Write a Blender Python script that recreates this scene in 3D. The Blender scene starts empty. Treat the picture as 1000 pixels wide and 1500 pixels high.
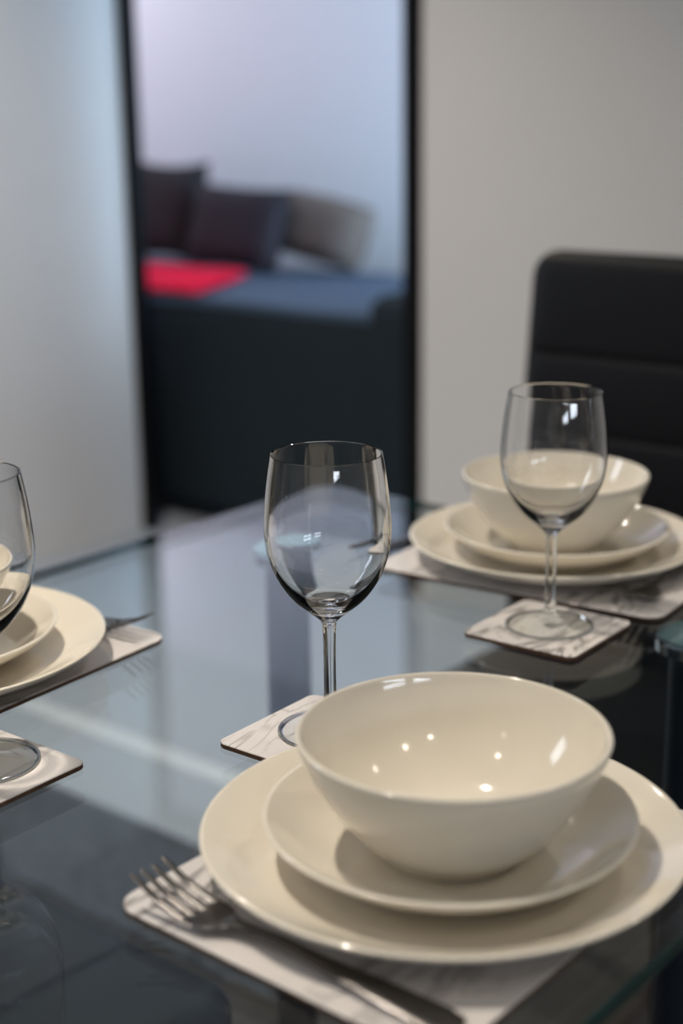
import bpy, bmesh, math, random
from mathutils import Vector, Matrix, noise
random.seed(4)
S = bpy.context.scene
COL = S.collection
PI = math.pi
TZ = 0.74                                   # table top height

# ------------------------------------------------------------ camera
cd = bpy.data.cameras.new('camera'); cam = bpy.data.objects.new('camera', cd); COL.objects.link(cam)
fw = Vector((0.74275633, 0.61503689, -0.26465575)); rt = Vector((0.63500957, -0.77239771, -0.01283065)); up = Vector((0.21231082, 0.15852889, 0.96425760))
mw = Matrix((rt, up, -fw)).transposed().to_4x4(); mw.translation = Vector((0, 0, TZ + 0.40905))
cam.matrix_world = mw
cd.sensor_fit = 'VERTICAL'; cd.sensor_height = 36; cd.sensor_width = 24
cd.lens = 2146.587 / 1500 * 36
cd.clip_start = 0.02
cd.dof.use_dof = True; cd.dof.focus_distance = 0.97; cd.dof.aperture_fstop = 3.1
cd.dof.aperture_blades = 0
S.camera = cam

# ------------------------------------------------------------ world, lights, exposure
w = bpy.data.worlds.new('world'); S.world = w; w.use_nodes = True
w.node_tree.nodes['Background'].inputs[0].default_value = (0.55, 0.65, 0.9, 1)
w.node_tree.nodes['Background'].inputs[1].default_value = 0.15
S.view_settings.view_transform = 'Standard'; S.view_settings.look = 'None'
S.view_settings.exposure = 0.0; S.view_settings.gamma = 1; S.view_settings.use_curve_mapping = False
WARM = (1.0, 0.90, 0.77)
DAY = (0.80, 0.88, 1.0)
def area(name, loc, target, sx, sy, power, col, shape='RECTANGLE', spread=180):
    l = bpy.data.lights.new(name, 'AREA'); l.shape = shape; l.size = sx
    if shape == 'RECTANGLE': l.size_y = sy
    l.energy = power; l.color = col; l.spread = math.radians(spread)
    o = bpy.data.objects.new(name, l); COL.objects.link(o); o.location = loc
    o.rotation_euler = (Vector(target) - Vector(loc)).to_track_quat('-Z', 'Y').to_euler()
    if name == 'downlight': l.cycles.is_caustics_light = True
    return o
# ceiling downlights of the dining room; the last few added to brighten the walls
for (x, y, p) in ((0.42, 1.00, 8.8), (0.69, -1.02, 2.2), (-0.09, -0.82, 1.8), (-0.50, 0.97, 1.2), (-1.30, 1.03, 1.5), (2.1, -0.9, 5.5), (1.75, 2.15, 10), (1.75, 0.30, 2.5)):
    area('downlight', (x, y, 2.375), (x, y, 0), 0.07, 0.07, p, WARM, 'DISK', 110)
# daylight through the windows of the dining room (left wall and behind the camera)
area('window_light_left', (-0.15, 2.98, 1.40), (-0.15, 0, 1.25), 0.4, 1.1, 13, DAY)
for x in (-0.95, 0.25):
    area('window_light_right', (x, -2.17, 1.22), (x, 0, 1.24), 0.80, 0.12, 5.0, DAY)
# living room: daylight from the right, an added pinkish fill on the left
area('window_light_living', (3.3, 0.6, 1.5), (3.87, 2.0, 1.45), 0.9, 1.8, 36, (0.52, 0.74, 1.0), spread=86)
area('fill_light_living', (3.3, 4.6, 2.1), (3.8, 3.6, 1.2), 0.4, 0.4, 7.5, (0.90, 0.83, 1.0))

# ------------------------------------------------------------ helpers
def link(o, parent=None):
    COL.objects.link(o)
    if parent is not None: o.parent = parent
    return o
def mesh_obj(name, bm, mats, parent=None, smooth=True):
    bmesh.ops.recalc_face_normals(bm, faces=bm.faces)
    me = bpy.data.meshes.new(name); bm.to_mesh(me); bm.free()
    for m in (mats if isinstance(mats, (list, tuple)) else [mats]): me.materials.append(m)
    if smooth:
        for p_ in me.polygons: p_.use_smooth = True
        try: me.set_sharp_from_angle(angle=math.radians(38))
        except Exception: pass
    return link(bpy.data.objects.new(name, me), parent)
def tag(o, label, cat, group=None):
    o['label'] = label; o['category'] = cat
    if group: o['group'] = group
    return o
def thing(name, loc, rz, label, cat, group=None):
    o = bpy.data.objects.new(name, None); COL.objects.link(o); o.empty_display_size = .05
    o.location = loc; o.rotation_euler = (0, 0, rz)
    return tag(o, label, cat, group)
def dup(root, loc, rz, label, group=None):
    r = root.copy(); COL.objects.link(r); r.location = loc; r.rotation_euler = (0, 0, rz); r['label'] = label
    if group: r['group'] = group
    for ch in list(root.children):
        c = ch.copy(); COL.objects.link(c); c.parent = r
        for g in list(ch.children):
            d = g.copy(); COL.objects.link(d); d.parent = c
    return r
def structure(o): o['kind'] = 'structure'; return o
def box(bm, x0, x1, y0, y1, z0, z1, bev=0.0, seg=2):
    vs = [bm.verts.new((x, y, z)) for x in (x0, x1) for y in (y0, y1) for z in (z0, z1)]
    fs = [bm.faces.new([vs[i] for i in f]) for f in ((0,1,3,2),(4,6,7,5),(0,4,5,1),(2,3,7,6),(0,2,6,4),(1,5,7,3))]
    if bev:
        es = list({e for f in fs for e in f.edges})
        bmesh.ops.bevel(bm, geom=es, offset=bev, segments=seg, profile=0.5, affect='EDGES')
def boxobj(name, dims, m, parent=None, bev=0.0):
    bm = bmesh.new(); box(bm, *dims, bev=bev); return mesh_obj(name, bm, m, parent)
def spline(pts, n=4):
    out = []
    for i in range(len(pts) - 1):
        p0 = pts[max(i-1, 0)]; p1 = pts[i]; p2 = pts[i+1]; p3 = pts[min(i+2, len(pts)-1)]
        for k in range(n):
            t = k / n; v = []
            for c in (0, 1):
                v.append(0.5*((2*p1[c]) + (-p0[c]+p2[c])*t + (2*p0[c]-5*p1[c]+4*p2[c]-p3[c])*t*t + (-p0[c]+3*p1[c]-3*p2[c]+p3[c])*t**3))
            out.append((max(v[0], 0.0), v[1]))
    out.append(pts[-1]); return out
def lathe(bm, prof, seg=96, closed_axis=True):
    rings = []
    for r, z in prof:
        if r < 1e-5: rings.append([bm.verts.new((0, 0, z))])
        else: rings.append([bm.verts.new((r*math.cos(2*PI*i/seg), r*math.sin(2*PI*i/seg), z)) for i in range(seg)])
    for a, b in zip(rings, rings[1:]):
        for i in range(seg):
            j = (i+1) % seg
            if len(a) == 1 and len(b) == 1: continue
            if len(a) == 1: bm.faces.new((a[0], b[j], b[i]))
            elif len(b) == 1: bm.faces.new((a[i], a[j], b[0]))
            else: bm.faces.new((a[i], a[j], b[j], b[i]))
def rrect(hx, hy, r, seg=8):
    pts = []
    for cx, cy, a0 in ((hx-r, hy-r, 0), (-hx+r, hy-r, 90), (-hx+r, -hy+r, 180), (hx-r, -hy+r, 270)):
        for k in range(seg+1):
            a = math.radians(a0 + 90*k/seg); pts.append((cx + r*math.cos(a), cy + r*math.sin(a)))
    return pts
def slab(bm, outline, levels):
    """levels: (z, inset) rings bottom to top; outline function(inset)->pts"""
    rings = [[bm.verts.new((x, y, z)) for x, y in outline(i)] for z, i in levels]
    n = len(rings[0])
    for a, b in zip(rings, rings[1:]):
        for i in range(n): bm.faces.new((a[i], a[(i+1) % n], b[(i+1) % n], b[i]))
    bm.faces.new(rings[0][::-1]); bm.faces.new(rings[-1])

# ------------------------------------------------------------ materials
def mat(name, col=(.8,.8,.8), rough=.5, metal=0, **kw):
    m = bpy.data.materials.new(name); m.use_nodes = True
    b = m.node_tree.nodes['Principled BSDF']
    b.inputs['Base Color'].default_value = (*col, 1); b.inputs['Roughness'].default_value = rough; b.inputs['Metallic'].default_value = metal
    for k, v in kw.items(): b.inputs[k.replace('_', ' ')].default_value = v
    return m
def N(m, t, **kw):
    n = m.node_tree.nodes.new(t)
    for k, v in kw.items():
        if hasattr(n, k): setattr(n, k, v)
        else: n.inputs[k.replace('_', ' ')].default_value = v
    return n
def L(m, a, b): m.node_tree.links.new(a, b)
def bump(m, scale, strength, dist=.001, detail=3, stretch=None):
    b = m.node_tree.nodes['Principled BSDF']
    tc = N(m, 'ShaderNodeTexCoord'); nz = N(m, 'ShaderNodeTexNoise', Scale=scale, Detail=detail); bp = N(m, 'ShaderNodeBump', Strength=strength, Distance=dist)
    if stretch:
        mp = N(m, 'ShaderNodeMapping'); mp.inputs['Scale'].default_value = stretch
        L(m, tc.outputs['Object'], mp.inputs[0]); L(m, mp.outputs[0], nz.inputs['Vector'])
    else: L(m, tc.outputs['Object'], nz.inputs['Vector'])
    L(m, nz.outputs[0], bp.inputs['Height']); L(m, bp.outputs[0], b.inputs['Normal'])
    return nz
def ramp_col(m, fac, stops):
    r = N(m, 'ShaderNodeValToRGB'); e = r.color_ramp.elements
    while len(e) < len(stops): e.new(.5)
    for el, (p_, c) in zip(e, stops): el.position = p_; el.color = (*c, 1)
    L(m, fac, r.inputs[0]); L(m, r.outputs[0], m.node_tree.nodes['Principled BSDF'].inputs['Base Color']); return r

M_wall = mat('wall_paint', (.84, .82, .80), .6); bump(M_wall, 260, .08)
M_wall2 = mat('living_wall_paint', (.80, .79, .79), .6); bump(M_wall2, 260, .08)
M_ceil = mat('ceiling_paint', (.60, .60, .59), .8); bump(M_ceil, 200, .08)
M_black = mat('black_door_frame', (.004, .004, .005), .5, Specular_IOR_Level=.15); bump(M_black, 90, .05)
M_trim = mat('pale_threshold', (.80, .83, .86), .35); bump(M_trim, 50, .05)
M_wood = mat('dark_laminate', (.05, .04, .035), .5)
nz = bump(M_wood, 9, .15, .001, 6, (1, 14, 1)); ramp_col(M_wood, nz.outputs[0], [(.3, (.025, .020, .016)), (.7, (.055, .044, .035))])
M_carpet = mat('pale_carpet', (.42, .46, .52), .95)
nz = bump(M_carpet, 420, .5, .002); ramp_col(M_carpet, nz.outputs[0], [(.3, (.40, .44, .50)), (.7, (.50, .54, .60))])
M_shade = mat('grey_shade_band', (.08, .085, .1), 1)  # dark colour in place of the shade the table casts
nz = bump(M_shade, 60, .8, .006, 6); ramp_col(M_shade, nz.outputs[0], [(.3, (.035, .04, .05)), (.7, (.10, .11, .13))])

M_cer = mat('cream_stoneware_glaze', (.82, .765, .66), .10, IOR=1.5, Coat_Weight=.25, Coat_Roughness=.03)
bump(M_cer, 28, .03, .001, 2)
M_steel = mat('brushed_stainless', (.15, .14, .135), .26, 1); bump(M_steel, 40, .05, .0005, 2, (12, 1, 12))
M_chrome = mat('chrome', (.72, .76, .80), .12, 1); bump(M_chrome, 30, .02)
M_leg = mat('dark_blue_lacquered_leg', (.012, .020, .032), .4); bump(M_leg, 30, .02)
M_cap = mat('green_tinted_glass_cap', (.40, .58, .60), .12, 0, Coat_Weight=.6); bump(M_cap, 30, .02)
M_leather = mat('black_faux_leather', (.006, .006, .008), .5, Specular_IOR_Level=.3); bump(M_leather, 380, .25, .0006, 4)
M_navy = mat('navy_black_faux_leather', (.016, .020, .030), .5, Specular_IOR_Level=.3); bump(M_navy, 380, .25, .0006, 4)
M_frame = mat('black_metal_frame', (.012, .012, .013), .35, .5); bump(M_frame, 60, .03)
M_core = mat('brown_board_edge', (.075, .032, .016), .6)
nz = bump(M_core, 300, .2, .0004); ramp_col(M_core, nz.outputs[0], [(.3, (.055, .022, .010)), (.7, (.12, .058, .026))])

def marble(name, seed):
    m = mat(name, (.8, .78, .75), .32, Coat_Weight=.1)
    tc = N(m, 'ShaderNodeTexCoord'); mp = N(m, 'ShaderNodeMapping')
    mp.inputs['Location'].default_value = (seed*1.7, seed*.9, seed); mp.inputs['Rotation'].default_value = (0, 0, .5 + seed*.4); mp.inputs['Scale'].default_value = (5, 16, 5)
    L(m, tc.outputs['Object'], mp.inputs[0])
    n1 = N(m, 'ShaderNodeTexNoise', Scale=1.6, Detail=7, Distortion=1.3); L(m, mp.outputs[0], n1.inputs['Vector'])
    sub = N(m, 'ShaderNodeMath', operation='SUBTRACT'); sub.inputs[1].default_value = .5; L(m, n1.outputs[0], sub.inputs[0])
    ab = N(m, 'ShaderNodeMath', operation='ABSOLUTE'); L(m, sub.outputs[0], ab.inputs[0])
    r1 = N(m, 'ShaderNodeValToRGB'); r1.color_ramp.elements[0].color = (1, 1, 1, 1); r1.color_ramp.elements[1].color = (0, 0, 0, 1); r1.color_ramp.elements[1].position = .045
    L(m, ab.outputs[0], r1.inputs[0])
    n2 = N(m, 'ShaderNodeTexNoise', Scale=.9, Detail=3); L(m, mp.outputs[0], n2.inputs['Vector'])
    r2 = N(m, 'ShaderNodeValToRGB'); r2.color_ramp.elements[0].position = .40; r2.color_ramp.elements[1].position = .60; L(m, n2.outputs[0], r2.inputs[0])
    mul = N(m, 'ShaderNodeMath', operation='MULTIPLY'); L(m, r1.outputs[0], mul.inputs[0]); L(m, r2.outputs[0], mul.inputs[1])
    n3 = N(m, 'ShaderNodeTexNoise', Scale=.7, Detail=4); L(m, mp.outputs[0], n3.inputs['Vector'])
    base = N(m, 'ShaderNodeValToRGB'); e = base.color_ramp.elements
    e[0].position = .38; e[0].color = (.82, .77, .74, 1); e[1].position = .62; e[1].color = (.70, .665, .65, 1); L(m, n3.outputs[0], base.inputs[0])
    mx = N(m, 'ShaderNodeMix', data_type='RGBA'); mx.inputs[7].default_value = (.24, .22, .21, 1)
    L(m, mul.outputs[0], mx.inputs[0]); L(m, base.outputs[0], mx.inputs[6]); L(m, mx.outputs[2], m.node_tree.nodes['Principled BSDF'].inputs['Base Color'])
    return m

def clear_slab(name, tint):
    """plane-parallel glass sheet: Fresnel reflection at each face, straight transmission in between"""
    m = bpy.data.materials.new(name); m.use_nodes = True; nt = m.node_tree; nt.nodes.remove(nt.nodes['Principled BSDF'])
    out = nt.nodes['Material Output']
    geo = N(m, 'ShaderNodeNewGeometry'); mix = N(m, 'ShaderNodeMix', data_type='FLOAT'); mix.inputs[2].default_value = 1.52; mix.inputs[3].default_value = 1/1.52
    L(m, geo.outputs['Backfacing'], mix.inputs[0])
    fr = N(m, 'ShaderNodeFresnel'); L(m, mix.outputs[0], fr.inputs['IOR'])
    tr = N(m, 'ShaderNodeBsdfTransparent'); tr.inputs[0].default_value = (*tint, 1)
    gl = N(m, 'ShaderNodeBsdfGlossy', Roughness=0.0); gl.inputs[0].default_value = (1, 1, 1, 1)
    ms = N(m, 'ShaderNodeMixShader'); L(m, fr.outputs[0], ms.inputs[0]); L(m, tr.outputs[0], ms.inputs[1]); L(m, gl.outputs[0], ms.inputs[2]); L(m, ms.outputs[0], out.inputs[0])
    return m
M_sheet = clear_slab('clear_table_glass', (.90, .95, .965))
M_edge = mat('polished_green_glass_edge', (.008, .040, .038), .08, IOR=1.5); bump(M_edge, 20, .02)
M_glass = bpy.data.materials.new('clear_drinking_glass'); M_glass.use_nodes = True
M_glass.node_tree.nodes.remove(M_glass.node_tree.nodes['Principled BSDF'])
g_ = N(M_glass, 'ShaderNodeBsdfGlass', Roughness=0.0, IOR=1.5); g_.inputs['Color'].default_value = (1, 1, 1, 1)
L(M_glass, g_.outputs[0], M_glass.node_tree.nodes['Material Output'].inputs[0])

M_teal = mat('dark_teal_ribbed_fabric', (.02, .035, .05), .9)
tc = N(M_teal, 'ShaderNodeTexCoord'); wv = N(M_teal, 'ShaderNodeTexWave', bands_direction='Z', Scale=14, Distortion=.6, Detail=2)
L(M_teal, tc.outputs['Object'], wv.inputs['Vector']); ramp_col(M_teal, wv.outputs['Color'], [(.1, (.005, .011, .016)), (.9, (.015, .030, .042))])
bp = N(M_teal, 'ShaderNodeBump', Strength=.5, Distance=.006); L(M_teal, wv.outputs['Color'], bp.inputs['Height']); L(M_teal, bp.outputs[0], M_teal.node_tree.nodes['Principled BSDF'].inputs['Normal'])
M_blue = mat('slate_blue_cover', (.075, .115, .175), .9); bump(M_blue, 120, .4, .003)
M_red = mat('red_throw_fabric', (.95, .003, .05), .9, Specular_IOR_Level=.2); bump(M_red, 150, .4, .003)
M_pil = mat('charcoal_cushion_fabric', (.020, .017, .018), .9); bump(M_pil, 220, .4, .002)
M_pil2 = mat('plum_black_cushion_fabric', (.017, .012, .018), .8); bump(M_pil2, 220, .4, .002)
M_taupe = mat('taupe_cushion_fabric', (.15, .118, .098), .9); bump(M_taupe, 220, .4, .002)

# ------------------------------------------------------------ room shell
XW, XB = 2.742, 3.84           # door wall, far wall of the living room
YL, YR, XN, ZC = 3.005, -2.2, -2.0, 2.40
floor = structure(boxobj('floor', (XN, XB, YR, 4.9, -.06, -.012), M_wood))
for j in range(18):
    y0 = -0.30 + j*0.18
    xe = XW if y0 < 1.1 else 1.26
    x = XN + 0.8 - (j*0.43) % 1.2
    while x < xe - .05:
        x1 = min(x + 1.2, xe)
        boxobj('plank', (x + .0008, x1 - .0008, y0 + .0008, y0 + .1792, -.0118, 0), M_wood, floor, bev=.0012)
        x += 1.2
structure(boxobj('floor_carpet', (1.261, XB, 1.141, 4.9, -.0118, .0), M_carpet))
structure(boxobj('trim_1', (1.685, 1.735, 1.15, 3.0, .0, .006), M_trim, bev=.002))
structure(boxobj('ceiling', (XN, XB, YR, 4.9, ZC, ZC + .05), M_ceil))
structure(boxobj('wall_back', (XN - .1, XN, YR, YL, -.012, ZC), M_wall))
structure(boxobj('wall_left', (XN - .1, XW, YL, YL + .1, -.012, ZC), M_wall))
structure(boxobj('wall_right', (XN - .1, XB + .1, YR - .1, YR, -.012, ZC), M_wall))
structure(boxobj('wall_door_left', (XW, XW + .03, 3.005, 4.9, .0, ZC), M_wall))
structure(boxobj('wall_door_right', (XW, XW + .03, YR, 2.020, .0, ZC), M_wall))
structure(boxobj('wall_far', (XB, XB + .1, YR, 4.9, -.012, ZC), M_wall2))
structure(boxobj('wall_living_left', (XW + .03, XB, 4.9, 5.0, -.012, ZC), M_wall2))
dr = bpy.data.objects.new('door_1', None); COL.objects.link(dr); structure(dr); dr.location = (XW, 2.5, 0)
for (ya, yb) in ((2.972, 3.005), (2.020, 2.074)):
    bm = bmesh.new(); box(bm, -.004, .034, ya - 2.5, yb - 2.5, 0, ZC, bev=.004)
    mesh_obj('door_jamb', bm, M_black, dr)
bm = bmesh.new(); box(bm, -.004, .034, 2.072 - 2.5, 2.973 - 2.5, 2.33, ZC, bev=.004); mesh_obj('door_head', bm, M_black, dr)

# ------------------------------------------------------------ glass dining table
TX0, TX1, TY0, TY1 = -0.03, 1.235, 0.292, 1.047
tx, ty = (TX0 + TX1)/2, (TY0 + TY1)/2; hx, hy = (TX1 - TX0)/2, (TY1 - TY0)/2
table = thing('dining_table', (tx, ty, 0), 0, 'rectangular clear glass dining table with rounded corners on dark legs', 'table')
bm = bmesh.new()
slab(bm, lambda i: rrect(hx - i, hy - i, .035 - i, 8), [(TZ - .010, .0012), (TZ - .0088, 0), (TZ - .0012, 0), (TZ, .0012)])
top = mesh_obj('tabletop', bm, [M_sheet, M_edge], table, smooth=False)
for p_ in top.data.polygons: p_.material_index = 0 if abs(p_.normal.z) > .9 else 1
CAPS = [(1.045, .937), (1.062, .500), (.155, .937), (.14, .500)]
for k, (x, y) in enumerate(CAPS):
    bm = bmesh.new(); lathe(bm, [(0, 0), (.021, 0), (.023, .003), (.0225, .35), (.022, TZ - .026), (0, TZ - .026)], 40)
    lg = mesh_obj('leg', bm, M_leg, table); lg.location = (x - tx, y - ty, 0)
    lean = .05 if y > .7 else 0.0
    bm = bmesh.new(); lathe(bm, [(0, 0), (.031, 0), (.034, .002), (.0345, .011), (.033, .0125), (0, .0125)], 64)
    cp = mesh_obj('leg_cap', bm, M_chrome, lg); cp.location = (0, 0, TZ - .0262)
    bm = bmesh.new(); lathe(bm, [(0, 0), (.0325, 0), (.0332, .001), (.0325, .0030), (0, .0034)], 64)
    gc = mesh_obj('cap_disc', bm, M_cap, lg); gc.location = (0, 0, TZ - .0137)

# ------------------------------------------------------------ placemats and coasters
def board(name, hx_, hy_, r, loc, rz, seed, label, cat, group=None):
    t = thing(name, loc, math.radians(rz), label, cat, group)
    bm = bmesh.new(); slab(bm, lambda i: rrect(hx_ - i, hy_ - i, r - i, 8), [(0, .0004), (.0005, 0), (.0032, 0)])
    mesh_obj('board', bm, M_core, t, smooth=False)
    bm = bmesh.new(); slab(bm, lambda i: rrect(hx_ - i, hy_ - i, r - i, 8), [(.0032, 0), (.0037, 0.0001), (.0040, .0006)])
    mesh_obj('printed_face', bm, marble('marble_print_%d' % seed, seed), t, smooth=False)
    return t
board('placemat', .1425, .1085, .016, (.5985, .4315, TZ), -.4, 1, 'marble-effect placemat under the nearest plates, its left corner under the fork', 'placemat')
board('placemat', .1425, .1085, .016, (.6155, .912, TZ), 4.0, 2, 'marble-effect placemat at the left edge of the photo under a plate stack', 'placemat')
board('placemat', .1085, .1400, .016, (1.130, .672, TZ), 5.2, 3, 'marble-effect placemat under the far right plates in front of the black chair', 'placemat')
board('coaster', .0515, .0515, .007, (.6935, .5915, TZ), 1.8, 4, 'square marble-effect coaster under the sharp middle wine glass', 'coaster')
board('coaster', .0505, .0505, .007, (.9665, .5855, TZ), 2.0, 5, 'square marble-effect coaster under the right wine glass beside a fork', 'coaster')
board('coaster', .0505, .0505, .007, (.5145, .7345, TZ), 1.6, 6, 'square marble-effect coaster under the wine glass cut by the left photo edge', 'coaster')

# ------------------------------------------------------------ crockery
P_DIN = spline([(0, .0018), (.04, .0018), (.070, .0016), (.0725, 0), (.0775, 0), (.0795, .0022), (.092, .0040), (.108, .0078), (.122, .0135), (.1315, .0190), (.1345, .0222), (.1342, .0232), (.1330, .0236), (.1312, .0230), (.120, .0172), (.107, .0112), (.093, .0072), (.080, .0058), (.05, .0055), (0, .0055)])
P_SID = spline([(0, .002), (.03, .002), (.054, .0018), (.0565, 0), (.061, 0), (.063, .0025), (.072, .0055), (.084, .0120), (.094, .0185), (.1008, .0243), (.1028, .0262), (.1026, .0273), (.1012, .0276), (.0995, .0268), (.091, .0200), (.081, .0130), (.070, .0080), (.058, .0058), (.03, .0055), (0, .0055)])
P_BOW = spline([(0, .003), (.02, .003), (.0315, .0028), (.0335, 0), (.0385, 0), (.041, .0035), (.049, .0100), (.060, .0215), (.070, .0350), (.0780, .0490), (.0835, .0620), (.0853, .0680), (.0853, .0694), (.0843, .0702), (.0828, .0696), (.0805, .0620), (.0745, .0480), (.0660, .0345), (.0550, .0225), (.0430, .0135), (.028, .0088), (.012, .0076), (0, .0075)])
M_foot = clear_slab('clear_glass_foot', (.99, 1, .995))
def lathed(name, prof, m, seg, loc, label, cat, group=None, obj0=None):
    if obj0 is None:
        bm = bmesh.new(); lathe(bm, prof, seg); o = mesh_obj(name, bm, m)
    else: o = obj0.copy(); COL.objects.link(o)
    o.location = loc; return tag(o, label, cat, group)
d0 = s0 = b0 = None
for (dx, dy, sx, sy, bx_, by_, where) in (
        (.6018, .4283, .6026, .4248, .6013, .4217, 'nearest place setting'),
        (1.1320, .6809, 1.1330, .6798, 1.1326, .6824, 'far right place setting by the black chair'),
        (.6059, .9124, .6022, .9149, .5945, .9185, 'left place setting cut by the photo edge')):
    z = TZ + .004
    d = lathed('dinner_plate', P_DIN, M_cer, 128, (dx, dy, z), 'large cream dinner plate, lowest at the ' + where, 'plate', 'cream dinner plates on the placemats', d0); d0 = d0 or d
    s_ = lathed('side_plate', P_SID, M_cer, 128, (sx, sy, z + .0057), 'smaller cream plate between dinner plate and bowl, ' + where, 'plate', 'cream side plates on the dinner plates', s0); s0 = s0 or s_
    b_ = lathed('bowl', P_BOW, M_cer, 128, (bx_, by_, z + .0114), 'deep cream bowl on top of the stack, ' + where, 'bowl', 'cream bowls on the plate stacks', b0); b0 = b0 or b_

# ------------------------------------------------------------ wine glasses
outer = spline([(0, .0002), (.02, .0002), (.0345, .0002), (.0355, .0009), (.0350, .0017), (.026, .0026), (.015, .0044), (.0075, .0072), (.0050, .012), (.0043, .024), (.0041, .045), (.0043, .066), (.0050, .0770), (.0085, .0815), (.0160, .0876), (.0250, .0958), (.0335, .1080), (.0392, .1225), (.0416, .1380), (.0412, .1530), (.0393, .1720), (.0363, .1912)], 5)
rim = [(.0363, .1921), (.0357, .1925), (.0351, .1920)]
inner = spline([(.0351, .1912), (.0381, .1720), (.0400, .1530), (.0404, .1380), (.0379, .1230), (.0318, .1095), (.0232, .0990), (.0140, .0925), (.006, .0902), (0, .0898)], 5)
g0 = None
for (x, y, lab) in ((.7011, .5925, 'clear stemmed wine glass in sharp focus in the middle of the photo'),
                    (.9696, .5858, 'clear stemmed wine glass in front of the far right bowl'),
                    (.5245, .7375, 'clear stemmed wine glass cut off by the left photo edge')):
    g = lathed('wine_glass', outer + rim + inner, M_glass, 128, (x, y, TZ + .0041), lab, 'wine glass', 'stemmed wine glasses on coasters', g0)
    if g0 is None:
        g0 = g; g.data.materials.append(M_foot)
        for p_ in g.data.polygons:
            if p_.center.z < .0070 and math.hypot(p_.center.x, p_.center.y) < .0330: p_.material_index = 1

# ------------------------------------------------------------ cutlery
def fork_z(t):
    pts = [(0, .0012), (.06, .0035), (.11, .0062), (.135, .0052), (.15, .0030), (.162, .0034), (.180, .0082), (.200, .0175)]
    for (a, za), (b_, zb) in zip(pts, pts[1:]):
        if t <= b_:
            u = (t - a)/(b_ - a); u = u*u*(3 - 2*u) if t < .15 else u; return za + (zb - za)*u
    return pts[-1][1]
def sweep(bm, stations, zf, xoff=lambda t: 0, dish=0.0):
    """stations (t, halfwidth, thickness); rounded flat bar following zf(t)"""
    rings = []
    prof = [(-1, 0), (-.82, .62), (-.4, 1), (0, 1.05), (.4, 1), (.82, .62), (1, 0), (.82, -.62), (.4, -1), (0, -1.05), (-.4, -1), (-.82, -.62)]
    for t, hw, th in stations:
        rings.append([bm.verts.new((xoff(t) + px*hw, t, zf(t) + th/2 + pz*th/2 + dish*(px*hw)**2)) for px, pz in prof])
    n = len(prof)
    for a, b_ in zip(rings, rings[1:]):
        for i in range(n): bm.faces.new((a[i], a[(i+1) % n], b_[(i+1) % n], b_[i]))
    bm.faces.new(rings[0]); bm.faces.new(rings[-1][::-1])
def dense(st, n=5):
    out = []
    for (a, b_) in zip(st, st[1:]):
        for k in range(n): out.append(tuple(a[i] + (b_[i] - a[i])*k/n for i in range(3)))
    return out + [st[-1]]
def make_fork(label, loc, rz):
    t = thing('fork', loc, rz, label, 'fork', 'stainless steel forks')
    bm = bmesh.new()
    sweep(bm, dense([(0, .004, .0016), (.003, .0085, .0020), (.012, .0102, .0024), (.05, .0082, .0026), (.09, .0048, .0030), (.118, .0034, .0036), (.135, .0042, .0032), (.141, .0060, .0026)]), fork_z)
    mesh_obj('handle', bm, M_steel, t)
    bm = bmesh.new()
    sweep(bm, dense([(.138, .0052, .0028), (.143, .0085, .0022), (.149, .0125, .0020), (.155, .0136, .0018), (.162, .0137, .0018)]), fork_z, dish=9)
    mesh_obj('fork_head', bm, M_steel, t)
    for k in range(4):
        xo = -.01140 + k*.0076
        bm = bmesh.new()
        sweep(bm, dense([(.160, .0026, .0020), (.175, .0024, .0020), (.190, .0020, .0018), (.198, .0015, .0014), (.200, .0004, .0008)]), lambda q: fork_z(q) + 9*xo*xo, lambda q, xo=xo: xo)
        mesh_obj('tine', bm, M_steel, t)
    return t
FZ = TZ + .0041
f0 = make_fork('steel fork at the nearest setting, tines overhanging the placemat corner', (.4785, .330, FZ), math.radians(1.6))
def by_tip(x, y, rz): return (x + math.sin(rz)*.2, y - math.cos(rz)*.2, FZ)
rz = math.radians(95.0); dup(f0, by_tip(1.032, .553, rz), rz, 'steel fork beside the far right plates, tines towards the coaster')
rz = math.radians(183.5); dup(f0, by_tip(.7455, .822, rz), rz, 'steel fork half hidden behind the left dinner plate')
kn = thing('table_knife', (1.02, .8310, TZ), 0, 'steel table knife beside the far left side of the right placemat', 'knife')
zk = lambda t: .0008
bm = bmesh.new(); sweep(bm, dense([(.100, .0055, .003), (.106, .0075, .0050), (.15, .0085, .0060), (.195, .0100, .0060), (.203, .0085, .0050), (.206, .004, .003)]), zk)
hd = mesh_obj('handle', bm, M_steel, kn); hd.rotation_euler = (0, 0, -PI/2)
bm = bmesh.new(); sweep(bm, dense([(0, .002, .0010), (.004, .0055, .0014), (.012, .0085, .0018), (.05, .0100, .0022), (.085, .0092, .0026), (.102, .0056, .0030)]), zk)
bl = mesh_obj('blade', bm, M_steel, kn); bl.rotation_euler = (0, 0, -PI/2)

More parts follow.
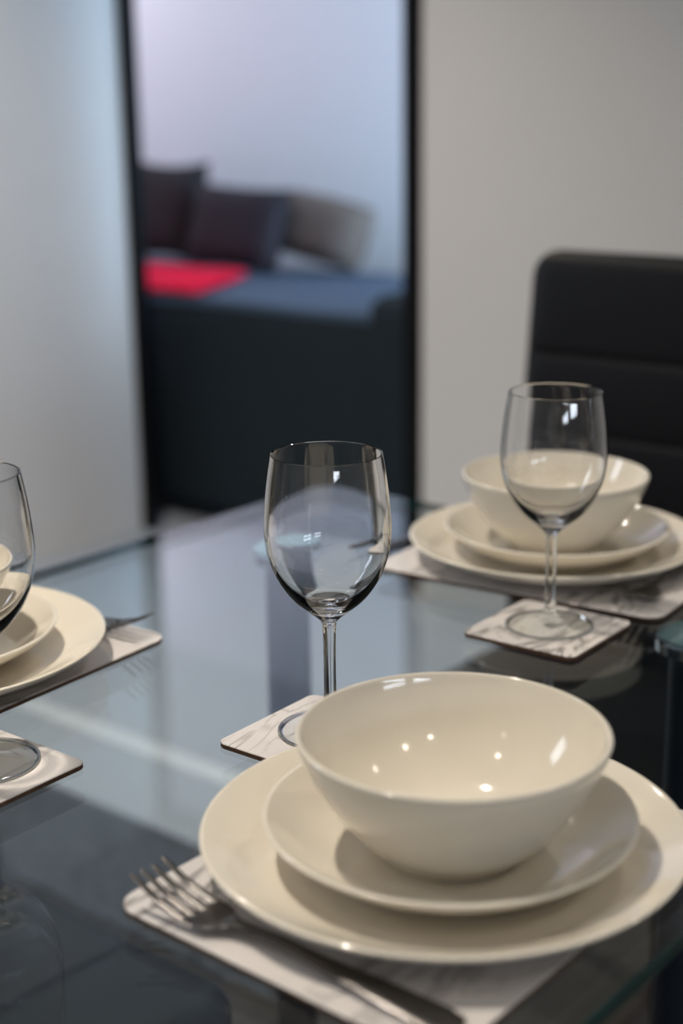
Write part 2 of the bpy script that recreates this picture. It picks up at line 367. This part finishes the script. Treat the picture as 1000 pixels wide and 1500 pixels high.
# ------------------------------------------------------------ dining chairs
def panel(bm, W, H, thick, corner_t, corner_b, grooves, axis='Z', taper=0.0, lean=0.0, pad=.012):
    """padded rounded panel in local x / h with grooves across; front side -n"""
    nx, nh = 26, 90
    hs = [H*(0.5 - 0.5*math.cos(PI*i/nh)) for i in range(nh + 1)]
    hs = sorted(set(hs + [g + d for g in grooves for d in (-.006, -.003, 0, .003, .006)]))
    def halfw(h):
        wv = W/2 - taper*h
        if h > H - corner_t: wv -= corner_t - math.sqrt(max(corner_t**2 - (h - H + corner_t)**2, 0))
        if h < corner_b: wv -= corner_b - math.sqrt(max(corner_b**2 - (corner_b - h)**2, 0))
        return max(wv, .004)
    def tk(u, h):
        wv = halfw(h); e = min(wv - abs(u)*wv + .001, h + .001, H - h + .001)
        r = .02; q = min(e/r, 1); base = thick/2*math.sqrt(max(1 - (1 - q)**2, .0001))
        g = sum(math.exp(-((h - gg)/.0035)**2) for gg in grooves)
        seg = [0] + list(grooves) + [H]; puff = 0
        for a, b_ in zip(seg, seg[1:]):
            if a <= h <= b_: puff = math.sin(PI*(h - a)/(b_ - a))
        return base + (pad*.14*puff*min(e/.03, 1) if grooves else pad*.4*min(e/.1, 1)) - .0028*g*min(q, 1), base
    F, B = [], []
    for h in hs:
        wv = halfw(h); rf, rb = [], []
        for i in range(nx + 1):
            u = -math.cos(PI*i/nx); tf, tb = tk(u, h)
            if axis == 'Z': rf.append(bm.verts.new((u*wv, -tf + lean*h, h))); rb.append(bm.verts.new((u*wv, tb + lean*h, h)))
            else: rf.append(bm.verts.new((u*wv, h, tf))); rb.append(bm.verts.new((u*wv, h, -tb)))
        F.append(rf); B.append(rb)
    for R_ in (F, B):
        for a, b_ in zip(R_, R_[1:]):
            for i in range(nx): bm.faces.new((a[i], a[i+1], b_[i+1], b_[i]))
    for a, b_, c, d in zip(F, F[1:], B, B[1:]):
        bm.faces.new((a[0], b_[0], d[0], c[0])); bm.faces.new((a[-1], b_[-1], d[-1], c[-1]))
    for a, c in ((F[0], B[0]), (F[-1], B[-1])):
        for i in range(nx): bm.faces.new((a[i], a[i+1], c[i+1], c[i]))
def make_chair(loc, rz, label, m):
    t = thing('dining_chair', loc, rz, label, 'chair', 'black dining chairs round the glass table')
    bm = bmesh.new(); panel(bm, .430, .385, .055, .03, .035, [], 'Y'); s_ = mesh_obj('seat', bm, m, t); s_.location = (0, 0, .430)
    bm = bmesh.new(); panel(bm, .470, .535, .042, .034, .02, [.105, .205, .305, .405], 'Z', .040, .045); k = mesh_obj('backrest', bm, m, t); k.location = (0, .352, .437)
    bm = bmesh.new(); box(bm, -.19, .19, .03, .36, .385, .404, .004); mesh_obj('seat_frame', bm, M_frame, t)
    for sx in (-1, 1):
        for (y0, dy) in ((.05, -.015), (.34, .03)):
            bm = bmesh.new(); rs = []
            for (z, h_) in ((0, .010), (.2, .0125), (.392, .014)):
                off = (1 - z/.392)
                rs.append([bm.verts.new((sx*(.172 + .015*off) + a*h_, y0 + dy*off + c*h_, z)) for a, c in ((-1,-1),(1,-1),(1,1),(-1,1))])
            for a, b_ in zip(rs, rs[1:]):
                for i in range(4): bm.faces.new((a[i], a[(i+1) % 4], b_[(i+1) % 4], b_[i]))
            bm.faces.new(rs[0]); bm.faces.new(rs[-1]); mesh_obj('leg', bm, M_frame, t)
    return t
c1 = make_chair((1.270, .812, 0), -PI/2, 'black faux-leather dining chair with a high stitched back behind the far right plates', M_leather)
c2 = dup(c1, (.545, .735, 0), 0, 'navy-black chair seat seen through the glass at the lower left of the table')
for ch in c2.children:
    if ch.name.split('.')[0] in ('seat', 'backrest'):
        ch.data = ch.data.copy(); ch.data.materials[0] = M_navy

# ------------------------------------------------------------ television on the door wall (its dark screen shows as a reflection in the table)
tv = thing('television', (2.728, 1.475, 1.435), 0, 'black wall-mounted television above the far chair, mirrored in the table glass', 'television')
bm = bmesh.new(); box(bm, -.030, .013, -.375, .375, 0, .43, bev=.004); mesh_obj('case', bm, M_frame, tv)
M_screen = mat('dark_screen', (.004, .004, .005), .12, Specular_IOR_Level=.3); bump(M_screen, 5, .01)
bm = bmesh.new(); box(bm, -.0325, -.029, -.365, .365, .014, .420, bev=.001); mesh_obj('screen', bm, M_screen, tv)

# ------------------------------------------------------------ dark band put in for the table's shade on the floor
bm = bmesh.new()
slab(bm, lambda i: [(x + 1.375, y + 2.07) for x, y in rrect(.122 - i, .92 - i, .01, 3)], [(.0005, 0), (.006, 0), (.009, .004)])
tag(mesh_obj('shade_band', bm, M_shade, smooth=False), 'dark grey band standing in for table shade on the floor, seen through the glass', 'shade_band')

# ------------------------------------------------------------ living room sofa and what lies on it
sofa = thing('sofa', (2.885, 3.05, 0), 0, 'dark teal ribbed low sofa seen through the black-framed doorway', 'sofa')
def soft_box(name, dims, m, parent, bev, seg=5, amp=.0):
    bm = bmesh.new(); box(bm, *dims)
    bmesh.ops.subdivide_edges(bm, edges=bm.edges[:], cuts=7, use_grid_fill=True)
    me_es = [e for e in bm.edges if e.is_manifold and e.calc_face_angle(0) > 1.0]
    bmesh.ops.bevel(bm, geom=me_es, offset=bev, segments=seg, profile=.5, affect='EDGES')
    for v in bm.verts:
        n_ = noise.noise_vector(v.co*3.1); v.co += n_*amp
    return mesh_obj(name, bm, m, parent)
soft_box('base', (0, .78, -.95, 1.30, .05, .632), M_teal, sofa, .03, 5, .006)
soft_box('seat_cushion', (.004, .78, -.80, 1.30, .628, .650), M_blue, sofa, .009, 6, .008)
soft_box('armrest', (-.005, .78, -1.03, -.74, .06, .70), M_teal, sofa, .05, 6, .006)
for fx in (.07, .70):
    for fy in (-.90, 1.22):
        boxobj('foot', (fx - .025, fx + .025, fy - .025, fy + .025, .0, .056), M_frame, sofa, bev=.004)
# throw
bm = bmesh.new(); nu, nv = 20, 24; T_ = []; B_ = []
for i in range(nu + 1):
    u = i/nu; rowt = []; rowb = []
    for j in range(nv + 1):
        v = j/nv
        x = 2.900 + .44*u; ys = 2.915 + .22*u; y = ys + (4.30 - ys)*v
        z = .660 + .006*noise.noise(Vector((x*7, y*5, 1)))
        rowt.append(bm.verts.new((x, y, z + .012))); rowb.append(bm.verts.new((x, y, z)))
    T_.append(rowt); B_.append(rowb)
for i in range(nu):
    for j in range(nv):
        bm.faces.new((T_[i][j], T_[i+1][j], T_[i+1][j+1], T_[i][j+1])); bm.faces.new((B_[i][j], B_[i][j+1], B_[i+1][j+1], B_[i+1][j]))
for i in range(nu):
    bm.faces.new((T_[i][0], T_[i+1][0], B_[i+1][0], B_[i][0])); bm.faces.new((T_[i][nv], T_[i+1][nv], B_[i+1][nv], B_[i][nv]))
for j in range(nv):
    bm.faces.new((T_[0][j], T_[0][j+1], B_[0][j+1], B_[0][j])); bm.faces.new((T_[nu][j], T_[nu][j+1], B_[nu][j+1], B_[nu][j]))
tag(mesh_obj('throw', bm, M_red), 'bright red throw spread over the left of the sofa seat', 'throw')
def cushion(W, H, D, ears, m, loc, rx, rz, label, group, ry=0.0, name='cushion'):
    bm = bmesh.new(); n = 22; F, B = [], []
    for i in range(n + 1):
        a = -1 + 2*i/n; rf, rb = [], []
        for j in range(n + 1):
            c = -1 + 2*j/n
            pin = 1 - ears*(1 - (abs(a)**2.2))*abs(c)**3; pin2 = 1 - ears*(1 - (abs(c)**2.2))*abs(a)**3
            x = c*W/2*pin2 if True else 0; z = a*H/2*pin
            x = c*W/2*(1 - ears*(1 - a*a)*abs(c)**2); z = a*H/2*(1 - ears*(1 - c*c)*abs(a)**2)
            d = D/2*(max(1 - a**4, 0)*max(1 - c**4, 0))**.55
            rf.append(bm.verts.new((x, -d - .003, z + H/2))); rb.append(bm.verts.new((x, d + .003, z + H/2)))
        F.append(rf); B.append(rb)
    for R_ in (F, B):
        for p1, p2 in zip(R_, R_[1:]):
            for j in range(n): bm.faces.new((p1[j], p1[j+1], p2[j+1], p2[j]))
    for p1, p2, q1, q2 in zip(F, F[1:], B, B[1:]):
        bm.faces.new((p1[0], p2[0], q2[0], q1[0])); bm.faces.new((p1[-1], p2[-1], q2[-1], q1[-1]))
    for a, c in ((F[0], B[0]), (F[-1], B[-1])):
        for j in range(n): bm.faces.new((a[j], a[j+1], c[j+1], c[j]))
    o = mesh_obj(name, bm, m); o.location = loc; o.rotation_euler = (rx, ry, rz); return tag(o, label, 'cushion', group)
# local -y faces the camera side (-x world) => rz = -90 deg
GRP = 'scatter cushions on the sofa'
cushion(.34, .335, .11, .10, M_pil, (3.49, 3.675, .664), math.radians(-14), -PI/2, 'charcoal cushion with pointed corners, leftmost and tallest on the sofa', GRP)
cushion(.39, .265, .11, .05, M_pil2, (3.42, 3.28, .664), math.radians(-16), -PI/2, 'plum-black cushion leaning in the middle of the three sofa cushions', GRP, ry=math.radians(2))
cushion(.33, .20, .15, -.05, M_taupe, (3.565, 3.045, .690), math.radians(-16), -PI/2, 'low taupe rounded cushion right of the two dark sofa cushions', GRP, ry=math.radians(9))

# refracted light of the downlights through the wine glasses (physical caustics)
for o in COL.objects:
    n_ = o.name.split('.')[0]
    if n_ == 'wine_glass': o.cycles.is_caustics_caster = True
    if n_ in ('printed_face', 'dinner_plate', 'side_plate', 'bowl'): o.cycles.is_caustics_receiver = True
